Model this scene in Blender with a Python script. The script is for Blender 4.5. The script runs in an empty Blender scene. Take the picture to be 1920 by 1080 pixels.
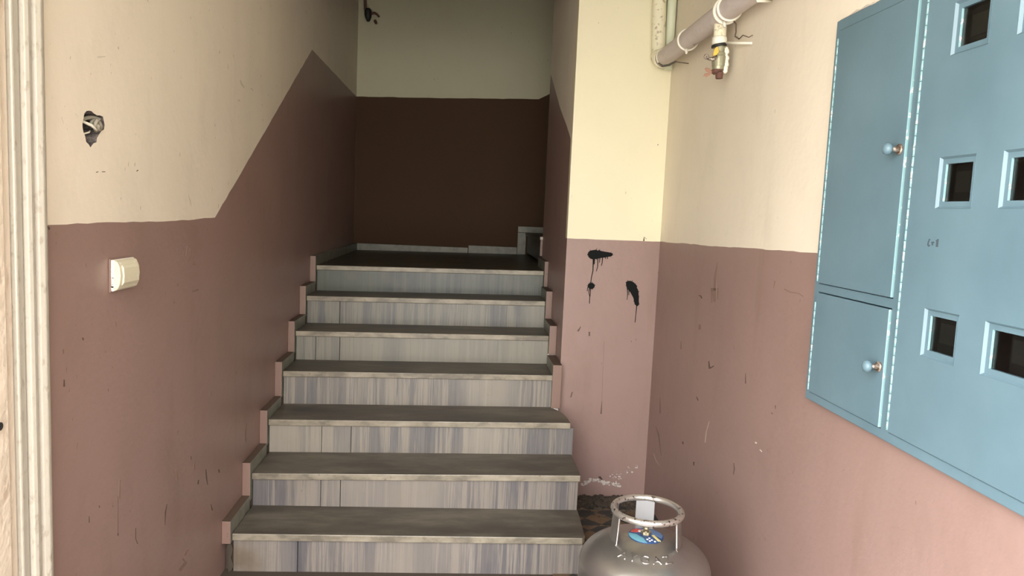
import bpy, bmesh, math, random
from mathutils import Vector, Matrix, geometry
random.seed(7)
SC = bpy.context.scene
COL = SC.collection
# ------------------------------------------------------------------ camera
F_PX, PITCH, ROLL, YAW, CAM_H = 1400.0, .1013, -.0447, .0694, 1.5603
cy, sy = math.cos(YAW), math.sin(YAW)
FWD = Vector((sy*math.cos(PITCH), cy*math.cos(PITCH), -math.sin(PITCH)))
R0 = Vector((cy, -sy, 0)); D0 = FWD.cross(R0)
if D0.z > 0: D0 = -D0
RGT = math.cos(ROLL)*R0 + math.sin(ROLL)*D0
DWN = -math.sin(ROLL)*R0 + math.cos(ROLL)*D0
cam = bpy.data.cameras.new('camera'); camo = bpy.data.objects.new('camera', cam); COL.objects.link(camo)
m = Matrix((RGT, -DWN, -FWD)).transposed().to_4x4(); m.translation = (0, 0, CAM_H)
camo.matrix_world = m
cam.sensor_width = 36; cam.lens = 36*F_PX/1920; cam.clip_start = .02
SC.camera = camo
# ------------------------------------------------------------------ exposure, sky, sun
SC.view_settings.view_transform = 'Standard'; SC.view_settings.look = 'None'
SC.view_settings.gamma = 1; SC.view_settings.use_curve_mapping = False
SC.view_settings.exposure = 0.34
SC.cycles.use_denoising = True
SC.cycles.max_bounces = 10; SC.cycles.diffuse_bounces = 6; SC.cycles.caustics_reflective = False; SC.cycles.caustics_refractive = False
world = bpy.data.worlds.new('overcast_sky'); SC.world = world; world.use_nodes = True
nt = world.node_tree; bg = nt.nodes['Background']
tc = nt.nodes.new('ShaderNodeTexCoord'); sp = nt.nodes.new('ShaderNodeSeparateXYZ'); rp = nt.nodes.new('ShaderNodeValToRGB')
nt.links.new(tc.outputs['Generated'], sp.inputs[0]); nt.links.new(sp.outputs['Z'], rp.inputs[0]); nt.links.new(rp.outputs[0], bg.inputs[0])
rp.color_ramp.elements[0].position = 0; rp.color_ramp.elements[0].color = (.80, .77, .68, 1)
rp.color_ramp.elements[1].position = 1; rp.color_ramp.elements[1].color = (2.0, 2.02, 2.18, 1)
SKY = 9.0
bg.inputs[1].default_value = SKY
# daylight portal in the entrance doorway (guides sampling of the sky, gives off nothing itself)
po = bpy.data.lights.new('entrance_daylight', 'AREA'); po.shape = 'RECTANGLE'; po.size = 3.0; po.size_y = 2.75
po.cycles.is_portal = True
poo = bpy.data.objects.new('entrance_daylight', po); COL.objects.link(poo)
poo.location = (.06, -.19, 1.35); poo.rotation_euler = (math.pi/2, 0, -math.atan2(2.05, 2.03))
sun = bpy.data.lights.new('sun', 'SUN'); sun.energy = 22; sun.angle = .05; sun.color = (1, .93, .74)
suno = bpy.data.objects.new('sun', sun); COL.objects.link(suno); suno.location = (3, 3, 9)
suno.rotation_euler = Vector((.75, .12, 1)).to_track_quat('Z', 'Y').to_euler()

# ------------------------------------------------------------------ helpers
def photo_point(x, y, ax, v):
    """where the sight line of a measured photograph pixel meets the plane coordinate[ax] = v"""
    d = FWD + (x-960)/F_PX*RGT + (y-540)/F_PX*DWN
    o = Vector((0, 0, CAM_H)); return o + d*((v-o[ax])/d[ax])

def obj(name, bm, mats, parent=None, smooth=False, bevel=0, kind=None, seg=2):
    me = bpy.data.meshes.new(name); bmesh.ops.recalc_face_normals(bm, faces=bm.faces); bm.to_mesh(me); bm.free()
    o = bpy.data.objects.new(name, me); COL.objects.link(o)
    for mt in (mats if isinstance(mats, (list, tuple)) else [mats]): me.materials.append(mt)
    if smooth:
        for p in me.polygons: p.use_smooth = True
    if bevel:
        b = o.modifiers.new('bevel', 'BEVEL'); b.width = bevel; b.segments = seg; b.limit_method = 'ANGLE'
    if parent:
        o.parent = parent; o.matrix_parent_inverse = Matrix.Translation(-Vector(parent.location))
    if kind: o['kind'] = kind
    return o
def thing(name, label, cat, loc=(0, 0, 0), group=None):
    o = bpy.data.objects.new(name, None); COL.objects.link(o); o.location = loc; o.empty_display_size = .05
    o['label'] = label; o['category'] = cat
    if group: o['group'] = group
    return o
def tag(o, label, cat, group=None):
    o['label'] = label; o['category'] = cat
    if group: o['group'] = group
    return o
def setting(name, loc=(0, 0, 0)):
    o = bpy.data.objects.new(name, None); COL.objects.link(o); o.location = loc; o['kind'] = 'structure'; return o
def box(bm, x0, x1, y0, y1, z0, z1, mi=0, tilt=0, dz=None):
    vs = []
    for x in (x0, x1):
        for y in (y0, y1):
            for z in (z0, z1): vs.append(bm.verts.new((x, y, z + tilt*x)))
    fs = [(0, 1, 3, 2), (4, 6, 7, 5), (0, 4, 5, 1), (2, 3, 7, 6), (0, 2, 6, 4), (1, 5, 7, 3)]
    out = []
    for f in fs:
        fc = bm.faces.new([vs[i] for i in f]); fc.material_index = mi; out.append(fc)
    return out          # order: -x, +x, -y(front), +y, bottom, top
def prism(bm, bot, top, mi=0):
    a = [bm.verts.new(p) for p in bot]; b = [bm.verts.new(p) for p in top]; n = len(a)
    f1 = bm.faces.new(a); f2 = bm.faces.new(b[::-1]); f1.material_index = f2.material_index = mi
    for i in range(n):
        f = bm.faces.new((a[i], b[i], b[(i+1) % n], a[(i+1) % n])); f.material_index = mi
    return f1, f2
def tube(bm, pts, r, n=16, cap=True, mi=0):
    pts = [Vector(p) for p in pts]; rs = r if isinstance(r, (list, tuple)) else [r]*len(pts)
    rings = []; prev = None
    for i, p in enumerate(pts):
        d = (pts[min(i+1, len(pts)-1)] - pts[max(i-1, 0)])
        d = d.normalized() if d.length > 1e-9 else Vector((0, 0, 1))
        if prev is None:
            u = d.orthogonal().normalized()
        else:
            u = (prev - d*prev.dot(d)).normalized()
        prev = u; v = d.cross(u)
        rings.append([bm.verts.new(p + rs[i]*(math.cos(2*math.pi*k/n)*u + math.sin(2*math.pi*k/n)*v)) for k in range(n)])
    for a, b in zip(rings, rings[1:]):
        for k in range(n):
            f = bm.faces.new((a[k], a[(k+1) % n], b[(k+1) % n], b[k])); f.material_index = mi; f.smooth = True
    if cap:
        for rg in (rings[0], rings[-1]):
            f = bm.faces.new(rg); f.material_index = mi
def lathe(bm, c, prof, n=48, mi=0, cap=True):
    rings = [[bm.verts.new((c[0]+r*math.cos(2*math.pi*k/n), c[1]+r*math.sin(2*math.pi*k/n), c[2]+z)) for k in range(n)] for r, z in prof]
    for a, b in zip(rings, rings[1:]):
        for k in range(n):
            f = bm.faces.new((a[k], a[(k+1) % n], b[(k+1) % n], b[k])); f.material_index = mi; f.smooth = True
    if cap:
        for rg in (rings[0], rings[-1]): bm.faces.new(rg)
def torus(bm, c, R, r, ax=(0, 0, 1), n=48, k=12, a0=0, a1=2*math.pi):
    ax = Vector(ax).normalized(); u = ax.orthogonal().normalized(); v = ax.cross(u)
    full = abs(a1-a0-2*math.pi) < 1e-6; N = n if full else n+1; rings = []
    for i in range(N):
        t = a0+(a1-a0)*i/n; d = math.cos(t)*u+math.sin(t)*v; p = Vector(c)+R*d
        rings.append([bm.verts.new(p+r*(math.cos(2*math.pi*j/k)*d+math.sin(2*math.pi*j/k)*ax)) for j in range(k)])
    for i in range(n if full else n):
        a, b = rings[i], rings[(i+1) % len(rings)]
        for j in range(k):
            f = bm.faces.new((a[j], a[(j+1) % k], b[(j+1) % k], b[j])); f.smooth = True
    if not full:
        bm.faces.new(rings[0]); bm.faces.new(rings[-1])
def inside(p, poly):
    c = False; n = len(poly)
    for i in range(n):
        a, b = poly[i], poly[(i+1) % n]
        if (a[1] > p[1]) != (b[1] > p[1]) and p[0] < (b[0]-a[0])*(p[1]-a[1])/(b[1]-a[1])+a[0]: c = not c
    return c
def panel(bm, outline, to3, back, holes=(), regions=()):
    """flat slab face with holes; regions = [(polygon, material index)]; extruded by the vector `back`"""
    verts, edges = [], []
    def loop(pl):
        s = len(verts); verts.extend(Vector(p) for p in pl); edges.extend((s+i, s+(i+1) % len(pl)) for i in range(len(pl)))
    loop(outline)
    for h in holes: loop(h)
    for pl, _ in regions: loop(pl)
    vo, eo, fo, *_r = geometry.delaunay_2d_cdt(verts, edges, [], 0, 1e-6)
    vmap = {}
    def V(i):
        if i not in vmap: vmap[i] = bm.verts.new(to3(vo[i][0], vo[i][1]))
        return vmap[i]
    fs = []
    for f in fo:
        c = (sum(vo[i][0] for i in f)/len(f), sum(vo[i][1] for i in f)/len(f))
        if not inside(c, outline) or any(inside(c, h) for h in holes): continue
        fc = bm.faces.new([V(i) for i in f])
        for pl, mi in regions:
            if inside(c, pl): fc.material_index = mi
        fs.append(fc)
    keep = [f.copy() for f in fs] if False else None
    ret = bmesh.ops.extrude_face_region(bm, geom=fs, use_keep_orig=True)
    nv = [g for g in ret['geom'] if isinstance(g, bmesh.types.BMVert)]
    bmesh.ops.translate(bm, verts=nv, vec=back)
def wobble(pts, amp, step=.05):
    out = []
    for a, b in zip(pts, pts[1:]):
        L = math.dist(a, b); n = max(1, int(L/step))
        for i in range(n):
            t = i/n; j = 0 if i == 0 else random.uniform(-amp, amp)
            nx, ny = -(b[1]-a[1])/L, (b[0]-a[0])/L
            out.append((a[0]+(b[0]-a[0])*t+nx*j, a[1]+(b[1]-a[1])*t+ny*j))
    out.append(pts[-1]); return out
# flat marks on a wall: pixel polylines measured in the photograph, laid as paint-thin solids on the real wall plane
def blob(bm, px, ax, v, th, mi=0):
    p = [photo_point(x, y, ax, v) for x, y in px]; o = Vector((0, 0, 0)); o[ax] = th
    prism(bm, p, [q+o for q in p], mi)
def stroke(bm, px, w, ax, v, th, mi=0):
    ws = w if isinstance(w, (list, tuple)) else [w]*len(px)
    L, Rr = [], []
    for i, (x, y) in enumerate(px):
        a = px[max(i-1, 0)]; b = px[min(i+1, len(px)-1)]; d = math.dist(a, b) or 1
        nx, ny = -(b[1]-a[1])/d, (b[0]-a[0])/d
        L.append((x+nx*ws[i]/2, y+ny*ws[i]/2)); Rr.append((x-nx*ws[i]/2, y-ny*ws[i]/2))
    for i in range(len(px)-1):
        blob(bm, [L[i], L[i+1], Rr[i+1], Rr[i]], ax, v, th, mi)
def ell(cx, cyy, rx, ry, n=18, j=.0):
    return [(cx+rx*(1+random.uniform(-j, j))*math.cos(2*math.pi*k/n), cyy+ry*(1+random.uniform(-j, j))*math.sin(2*math.pi*k/n)) for k in range(n)]

# ------------------------------------------------------------------ materials
class NT:
    def __init__(s, name, rough=.6, metal=0, base=(.5, .5, .5), spec=.5):
        s.m = bpy.data.materials.new(name); s.m.use_nodes = True; s.t = s.m.node_tree; s.b = s.t.nodes['Principled BSDF']
        s.b.inputs['Roughness'].default_value = rough; s.b.inputs['Metallic'].default_value = metal
        s.b.inputs['Base Color'].default_value = (*base, 1); s.b.inputs['Specular IOR Level'].default_value = spec
    def n(s, k, **kw):
        x = s.t.nodes.new(k)
        for a, b in kw.items():
            if hasattr(x, a): setattr(x, a, b)
            else: x.inputs[a].default_value = b
        return x
    def l(s, a, b): s.t.links.new(a, b)
    def coord(s, scale=(1, 1, 1), off=(0, 0, 0)):
        c = s.n('ShaderNodeNewGeometry'); mp = s.n('ShaderNodeMapping'); mp.inputs['Scale'].default_value = scale; mp.inputs['Location'].default_value = off
        s.l(c.outputs['Position'], mp.inputs[0]); return mp.outputs[0]
    def noise(s, sc, scale=(1, 1, 1), detail=4, off=(0, 0, 0), rough=.55):
        x = s.n('ShaderNodeTexNoise'); x.inputs['Scale'].default_value = sc; x.inputs['Detail'].default_value = detail; x.inputs['Roughness'].default_value = rough
        s.l(s.coord(scale, off), x.inputs['Vector']); return x.outputs['Fac']
    def ramp(s, fac, *st):
        r = s.n('ShaderNodeValToRGB'); e = r.color_ramp.elements
        while len(e) < len(st): e.new(.5)
        for q, (p, c) in zip(e, st): q.position = p; q.color = (*c, 1) if len(c) == 3 else c
        s.l(fac, r.inputs[0]); return r.outputs[0]
    def mix(s, fac, a, b, mode='MIX'):
        x = s.n('ShaderNodeMix'); x.data_type = 'RGBA'; x.blend_type = mode
        for sock, v in ((x.inputs['Factor'], fac), (x.inputs['A'], a), (x.inputs['B'], b)):
            if isinstance(v, bpy.types.NodeSocket): s.l(v, sock)
            elif isinstance(v, (int, float)): sock.default_value = v
            else: sock.default_value = (*v, 1)
        return x.outputs['Result']
    def col(s, c): s.l(c, s.b.inputs['Base Color']); return s
    def bump(s, h, st=.3, dist=.01):
        x = s.n('ShaderNodeBump'); x.inputs['Strength'].default_value = st; x.inputs['Distance'].default_value = dist
        s.l(h, x.inputs['Height']); s.l(x.outputs[0], s.b.inputs['Normal']); return s
    def rgh(s, f, a, b):
        x = s.n('ShaderNodeMapRange'); x.inputs['To Min'].default_value = a; x.inputs['To Max'].default_value = b
        s.l(f, x.inputs[0]); s.l(x.outputs[0], s.b.inputs['Roughness']); return s
W0, W1 = (0, 0, 0), (1, 1, 1)
def wall_paint(name, c, dirt, rough, spec=.5, dirt_amt=.5, bump=.25):
    a = NT(name, rough=rough, spec=spec)
    big = a.noise(1.6, detail=3); fine = a.noise(38, detail=5); streak = a.noise(9, (1, 1, .12), 4)
    v = a.mix(a.ramp(big, (.3, W0), (.75, W1)), c, tuple(x*.93 for x in c))
    v = a.mix(a.ramp(streak, (.60, W0), (.85, (dirt_amt*.7,)*3)), v, dirt)
    sp_ = a.noise(55, (1, 1, .5), 2, off=(3, 1, 2))
    v = a.mix(a.ramp(sp_, (.72, W0), (.76, (.55,)*3)), v, tuple(x*.5 for x in dirt))
    v = a.mix(a.ramp(a.noise(4.5, (1, 1, .6), 6, off=(5, 2, 7), rough=.65), (.50, W0), (.72, (dirt_amt*.55,)*3)), v, dirt)
    a.col(v).bump(a.mix(.35, a.noise(5, detail=2), fine), bump, .012)
    return a.m
CREAM = (.80, .725, .60); PINK = (.292, .193, .168)
M = {}
M['cream'] = wall_paint('cream_wall_paint', CREAM, (.45, .40, .30), .5, dirt_amt=.25)
M['cream_lit'] = wall_paint('yellow_lit_wall_paint', (.80, .75, .55), (.5, .46, .33), .55, dirt_amt=.12)  # cream made yellower: warm bounced daylight put into the pillar colour
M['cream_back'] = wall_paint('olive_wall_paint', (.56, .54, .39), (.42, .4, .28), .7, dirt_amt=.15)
M['pink'] = wall_paint('dusty_pink_wall_paint', PINK, (.17, .11, .08), .42, dirt_amt=.45)
M['pink_back_dim'] = wall_paint('dimmed_pink_wall_paint', (.075, .042, .024), (.06, .037, .024), .7, spec=.12, dirt_amt=.3)  # pink darkened: dimness of the far wall painted into its colour
M['pink_string'] = wall_paint('pink_skirting_paint', (.225, .143, .115), (.2, .12, .08), .45, dirt_amt=.3)
M['plaster'] = NT('bare_plaster', rough=.9, base=(.30, .23, .20)).m
M['grey_rubble'] = NT('hole_rubble', rough=.95).m
a = NT('hole_rubble_mix', rough=.95); a.col(a.ramp(a.noise(60), (.35, (.05, .042, .045)), (.7, (.22, .19, .17)))).bump(a.noise(80), .8, .01); M['grey_rubble'] = a.m

def marble(name, tint, seed, vertical=True, grime=.2):
    a = NT(name, rough=.38)
    sc = (1, 1, .018) if vertical else (.35, 1, 1)
    f1 = a.noise(8.5, sc, 7, off=(seed, 0, 0), rough=.78); f2 = a.noise(30, sc, 6, off=(seed*2, 3, 0), rough=.75); f3 = a.noise(6, off=(0, seed, 0)); wob = a.noise(90, detail=2)
    f4 = a.noise(1.9, (1, 1, .2), 2, off=(seed, seed, 0)); f5 = a.noise(150, (1, 1, .03), 2, off=(seed, 0, 0))
    b = a.ramp(f1, (.36, (.22, .22, .25)), (.43, (.36, .35, .36)), (.47, (.26, .26, .29)), (.50, (.52, .49, .45)), (.55, (.60, .56, .50)), (.58, (.36, .35, .36)), (.63, (.66, .62, .56)), (.70, (.30, .30, .33)))
    b = a.mix(a.ramp(f2, (.50, W0), (.60, (.6,)*3)), b, (.25, .25, .275))
    b = a.mix(a.ramp(f4, (.46, W0), (.60, (.75,)*3)), b, (.66, .62, .55))
    b = a.mix(a.ramp(f5, (.60, W0), (.75, (.35,)*3)), b, (.28, .27, .28))
    b = a.mix(1.0, b, tint, 'MULTIPLY')
    b = a.mix(a.ramp(f3, (.5, W0), (.75, (grime,)*3)), b, (.2, .17, .13))
    b = a.mix(a.ramp(wob, (.73, W0), (.77, (.6,)*3)), b, (.08, .06, .045))
    if name.endswith('warm'):      # brown damp stain in the corner of the lowest riser
        d = a.n('ShaderNodeVectorMath', operation='DISTANCE'); gp_ = a.n('ShaderNodeNewGeometry'); a.l(gp_.outputs['Position'], d.inputs[0]); d.inputs[1].default_value = (-.885, 3.09, .05)
        mm = a.n('ShaderNodeMath', operation='MULTIPLY_ADD'); a.l(a.noise(14, detail=5), mm.inputs[0]); mm.inputs[1].default_value = .16; a.l(d.outputs['Value'], mm.inputs[2])
        b = a.mix(a.ramp(mm.outputs[0], (.10, (.75,)*3), (.21, W0)), b, (.13, .095, .06))
    a.col(b).bump(f2, .05, .004); return a.m
M['riser'] = [marble('grey_veined_marble_%s' % n, t, s, True, .25) for n, t, s in
              (('warm', (.40, .375, .36), 1.3), ('pale', (.46, .44, .41), 4.1), ('cool', (.36, .36, .33), 7.7), ('greenish_dim', (.125, .148, .132), 9.2))]  # upper risers tinted darker: fading light painted into the marble
a = NT('worn_marble_tread', rough=.33)
f = a.noise(5, (.45, 1.3, 1), 6, off=(2, 5, 1), rough=.65); g = a.noise(24, (.5, 1.4, 1), 5)
b = a.ramp(f, (.36, (.058, .050, .038)), (.5, (.098, .086, .066)), (.64, (.155, .138, .108)))
b = a.mix(a.ramp(g, (.55, W0), (.75, (.5,)*3)), b, (.075, .064, .052))
b = a.mix(a.ramp(a.noise(70), (.74, W0), (.77, (.8,)*3)), b, (.05, .04, .03))
a.col(b).bump(g, .05, .004).rgh(f, .38, .6); a.b.inputs['Specular IOR Level'].default_value = .3; M['tread'] = a.m
a = NT('marble_nosing', rough=.4)
b = a.ramp(a.noise(20, (.5, 1, 1), 5), (.35, (.15, .13, .10)), (.5, (.25, .22, .165)), (.68, (.33, .29, .225)))
b = a.mix(a.ramp(a.noise(34, detail=3), (.64, W0), (.72, (.8,)*3)), b, (.17, .13, .09)); a.col(b); M['nose'] = a.m
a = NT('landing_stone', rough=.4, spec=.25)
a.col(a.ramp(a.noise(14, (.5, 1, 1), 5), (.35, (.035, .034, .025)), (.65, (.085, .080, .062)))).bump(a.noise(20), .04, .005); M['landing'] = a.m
a = NT('skirting_marble', rough=.45)
a.col(a.ramp(a.noise(16, detail=5), (.3, (.15, .15, .12)), (.7, (.24, .24, .195)))); M['skirt'] = a.m
M['string_top'] = NT('grimy_skirting_top', rough=.7, base=(.10, .066, .045)).m
a = NT('dark_grout', rough=.95, base=(.06, .045, .032)); M['grout'] = a.m
# floor tiles : patterned cement
a = NT('patterned_cement_tile', rough=.6)
tcn = a.n('ShaderNodeNewGeometry'); mp = a.n('ShaderNodeMapping'); mp.inputs['Scale'].default_value = (5, 5, 5); mp.inputs['Rotation'].default_value = (0, 0, math.pi/4)
mp.inputs['Location'].default_value = (.1, .3, 0)
a.l(tcn.outputs['Position'], mp.inputs[0]); ck = a.n('ShaderNodeTexChecker'); ck.inputs['Scale'].default_value = 1.9
ck.inputs['Color1'].default_value = (.15, .095, .05, 1); ck.inputs['Color2'].default_value = (.022, .026, .024, 1); a.l(mp.outputs[0], ck.inputs[0])
b = a.mix(a.ramp(a.noise(30, detail=5), (.45, W0), (.7, (.8,)*3)), ck.outputs[0], (.05, .04, .03)); a.col(b); M['tile'] = a.m
# cabinet
a = NT('blue_gloss_paint', rough=.38)
f = a.noise(3.2, detail=4); s2 = a.noise(26, (1, 1, .25), 5)
b = a.ramp(f, (.3, (.096, .160, .196)), (.7, (.126, .202, .244)))
b = a.mix(a.ramp(s2, (.60, W0), (.8, (.35,)*3)), b, (.10, .15, .175))
a.col(b).bump(a.mix(.4, a.noise(9, detail=2), a.noise(70)), .12, .006); M['blue'] = a.m
a = NT('chipped_lit_blue_edge', rough=.3); b = a.mix(a.ramp(a.noise(60, detail=4), (.60, W0), (.64, W1)), (.22, .37, .39), (.55, .58, .55)); a.col(b); M['blue_edge_lit'] = a.m  # chips, plus a painted highlight: lighter blue for edges that catch light
a = NT('meter_glass', rough=.05, base=(.85, .9, .88)); a.b.inputs['Transmission Weight'].default_value = 1; a.b.inputs['IOR'].default_value = 1.45
a.rgh(a.noise(40, detail=4), .03, .22); M['glass'] = a.m
M['dark'] = NT('dark_cabinet_inside', rough=.8, base=(.06, .065, .07)).m
M['meter'] = NT('meter_casing', rough=.5, base=(.20, .215, .22)).m
M['leaf'] = NT('dry_leaf', rough=.8, base=(.30, .16, .11)).m
M['dial'] = NT('meter_face', rough=.5, base=(.42, .42, .40)).m
a = NT('rusty_metal', rough=.5, metal=.6); a.col(a.ramp(a.noise(120), (.4, (.16, .11, .08)), (.65, (.50, .45, .39)))); M['rust'] = a.m
M['black_paint'] = NT('black_spray_paint', rough=.85, base=(.008, .009, .009), spec=.15).m
M['black_halo'] = NT('spray_mist', rough=.7, base=(.15, .105, .085)).m
M['scuff'] = NT('dark_scuff', rough=.8, base=(.105, .07, .055)).m
M['scuff_soft'] = NT('faint_scuff', rough=.7, base=(.225, .148, .118)).m
M['scuff_cream'] = NT('grey_stain', rough=.8, base=(.62, .55, .45)).m
M['chip'] = NT('plaster_chip', rough=.9, base=(.55, .50, .45)).m
M['pale_scratch'] = NT('pale_scratch', rough=.7, base=(.42, .31, .26)).m
M['scuff_blue'] = NT('cabinet_pencil', rough=.7, base=(.045, .07, .085)).m
# metals for the gas cylinder
a = NT('silver_cylinder_paint', rough=.30, metal=.88)
b = a.mix(a.ramp(a.noise(14, detail=5), (.45, W0), (.75, (.4,)*3)), (.36, .345, .325), (.24, .23, .21)); a.col(b).bump(a.noise(120, detail=2), .08, .002); M['silver'] = a.m
a = NT('worn_steel_ring', rough=.34, metal=.85)
b = a.mix(a.ramp(a.noise(70, detail=5), (.58, W0), (.64, W1)), (.55, .52, .48), (.09, .065, .05)); a.col(b).bump(a.noise(90), .25, .003); M['ring'] = a.m
M['zinc'] = NT('bright_zinc_plate', rough=.5, metal=.4, base=(.27, .27, .275)).m
M['brass'] = NT('dull_brass', rough=.45, metal=.8, base=(.35, .30, .20)).m
for k, c in dict(dblue=(.02, .06, .17), teal=(.12, .33, .40), red=(.5, .05, .04), white=(.8, .8, .78), yellow=(.65, .55, .22), sky_blue=(.10, .17, .32), green_metal=(.26, .25, .17),
                 lever=(.72, .46, .08), black=(.015, .015, .015)).items():
    M[k] = NT('print_'+k if k in ('dblue', 'teal', 'red', 'white', 'yellow', 'sky_blue') else k, rough=.5, base=c).m
M['green_metal'] = NT('painted_brass_valve', rough=.4, metal=.45, base=(.33, .32, .22)).m
M['rust_red'] = NT('rusted_plug', rough=.8, base=(.12, .055, .04)).m
a = NT('pipe_wrap_paint', rough=.6); a.col(a.mix(a.ramp(a.noise(25, (1, .4, 1), 5), (.5, W0), (.75, (.5,)*3)), (.60, .535, .505), (.47, .40, .36))).bump(a.noise(22), .4, .01); M['pipe'] = a.m
a = NT('pipe_old_cream', rough=.55); a.col(a.mix(a.ramp(a.noise(45, detail=5), (.58, W0), (.68, W1)), (.78, .74, .56), (.40, .34, .22))).bump(a.noise(50), .4, .006); M['pipe_cream'] = a.m
M['pipe_green'] = NT('pipe_pale_green', rough=.5, base=(.66, .70, .55)).m
M['tie'] = NT('white_tie', rough=.5, base=(.80, .78, .68)).m
# door
a = NT('cream_gloss_door_paint', rough=.35); b = a.mix(a.ramp(a.noise(30, (1, 1, .3), 5), (.60, W0), (.72, (.8,)*3)), (.66, .57, .46), (.46, .34, .25)); a.col(b).bump(a.noise(28, detail=3), .5, .01); M['door'] = a.m
a = NT('cream_casing_paint', rough=.4); b = a.mix(a.ramp(a.noise(60, (1, 1, .5), 5), (.58, W0), (.72, (.7,)*3)), (.38, .35, .29), (.22, .185, .135)); a.col(b).bump(a.noise(45, detail=3), .35, .006); M['casing'] = a.m
M['crack'] = NT('brown_gap', rough=.9, base=(.22, .12, .08)).m
a = NT('yellowed_plastic', rough=.4); b = a.mix(a.ramp(a.noise(80), (.62, W0), (.68, W1)), (.66, .62, .46), (.80, .78, .72)); a.col(b); M['switch'] = a.m
M['switch_white'] = NT('chipped_white_plastic', rough=.6, base=(.85, .82, .76)).m
a = NT('grey_cable', rough=.7, base=(.26, .24, .19)); M['cable'] = a.m
M['cable_light'] = NT('pale_wire', rough=.6, base=(.60, .57, .47)).m
M['ceiling'] = NT('ceiling_paint', rough=.9, base=(.45, .42, .34)).m
M['paving'] = NT('outdoor_paving', rough=.9, base=(.32, .31, .29)).m

# ------------------------------------------------------------------ room shell
XL, XR, XP, YP, YE, YB = -.955, 1.073, .563, 4.0, 5.22, 6.65
YF, ZC, ZT = .85, 2.75, 4.4
YR = -1.2         # unseen wall ends slanted to shape the light: left at YF, right at YR
T = .12
# left wall with its paint line and the cable hole
def L2(x, y): p = photo_point(x, y, 0, XL); return (p.y, p.z)
hole_px = [(300, 250), (350, 195), (400, 188), (450, 200), (505, 250), (560, 285), (620, 285), (680, 310), (700, 400), (715, 480), (700, 570), (640, 610), (610, 660), (560, 740), (550, 830), (490, 850), (450, 900), (425, 935), (400, 880), (340, 820), (320, 700), (285, 620), (268, 530), (265, 430), (290, 340)]
hole = [L2(130+x/10.8, 190+y/10.8) for x, y in hole_px]
line = [(YF, 1.475)] + wobble([L2(80, 422), L2(200, 416.5), L2(330, 414), L2(403, 408), L2(460, 310), L2(585, 93), L2(668, 181)], .002) + [(YB+.15, 2.49)]
bm = bmesh.new()
panel(bm, [(YF, -.05), (YB+.15, -.05), (YB+.15, ZT), (YF, ZT)], lambda u, v: (XL, u, v), (-T, 0, 0), [hole], [(line+[(YB+.15, -.05), (YF, -.05)], 1)])
wl = obj('wall_left', bm, [M['cream'], M['pink']], kind='structure')
for p in wl.data.polygons:      # the sides of the hole are bare plaster
    c = p.center
    if abs(p.normal.x) < .3 and 1.9 < c.y < 2.2 and 1.6 < c.z < 1.9: p.material_index = 2
wl.data.materials.append(M['grey_rubble'])
bm = bmesh.new(); box(bm, XL-T-.02, XL-.075, 1.9, 2.15, 1.6, 1.85); obj('hole_backing', bm, M['grey_rubble'], wl)
# back wall
def B2(x, y): p = photo_point(x, y, 1, YB); return (p.x, p.z)
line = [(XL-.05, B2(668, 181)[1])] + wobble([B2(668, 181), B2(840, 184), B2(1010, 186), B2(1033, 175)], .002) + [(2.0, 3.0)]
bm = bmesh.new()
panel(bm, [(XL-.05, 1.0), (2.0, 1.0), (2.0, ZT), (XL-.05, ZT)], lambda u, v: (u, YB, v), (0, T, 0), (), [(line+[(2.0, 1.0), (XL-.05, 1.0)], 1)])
obj('wall_back', bm, [M['cream_back'], M['pink_back_dim']], kind='structure')
# wall block between the flight and the lobby: face to the lobby and cheek to the stairs
blk = setting('wall_pillar')
line = wobble([(XP, 1.433), (XR+.01, 1.437)], .0015)
bm = bmesh.new()
panel(bm, [(XP, -.05), (XR+.25, -.05), (XR+.25, ZT), (XP, ZT)], lambda u, v: (u, YP, v), (0, .06, 0), (), [([(XP-.01, 1.433)]+line+[(XR+.3, 1.437), (XR+.3, -.06), (XP-.01, -.06)], 1)])
front = obj('lobby_face', bm, [M['cream_lit'], M['pink']], blk)
def S2(x, y): p = photo_point(x, y, 0, XP); return (p.y, p.z)
line = wobble([(YP+.001, 1.945), (4.28, 2.07), (4.6, 2.205), S2(1036, 150)], .002)
bm = bmesh.new()
panel(bm, [(YP+.06, -.05), (YE, -.05), (YE, ZT), (YP+.06, ZT)], lambda u, v: (XP, u, v), (.06, 0, 0), (), [([(YP-.1, 1.94)]+line+[(YE+.1, 2.56), (YE+.1, -.06), (YP-.1, -.06)], 1)])
obj('stair_face', bm, [M['cream'], M['pink']], blk)
bm = bmesh.new(); box(bm, XP+.06, XR+.25, YP+.06, YE, -.05, ZT); obj('wall_core', bm, M['cream'], blk)
bm = bmesh.new(); box(bm, XP, 2.1, YE-.02, YB+.1, .85, 1.0); obj('landing_slab_base', bm, M['ceiling'], blk)
bm = bmesh.new(); box(bm, XP, XP+.0605, YP, YP+.0605, 1.9, ZT); bm.free()
# right wall with the recess for the meter cabinet
CY0, CY1, CZ0, CZ1 = .93, 2.147, 1.043, 2.145
line = [(YR, 1.50)] + wobble([(1.5, 1.492), (2.203, 1.478), (3.1, 1.455), (YP+.01, 1.436)], .002)
bm = bmesh.new()
r_ = .02
panel(bm, [(YR, -.05), (YP, -.05), (YP, ZC+.1), (YR, ZC+.1)], lambda u, v: (XR, u, v), (T*2, 0, 0),
      [[(CY0+r_, CZ0+r_), (CY1-r_, CZ0+r_), (CY1-r_, CZ1-r_), (CY0+r_, CZ1-r_)]], [(line+[(YP+.02, -.06), (YR, -.06)], 1)])
wr = obj('wall_right', bm, [M['cream'], M['pink']], kind='structure')
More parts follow.
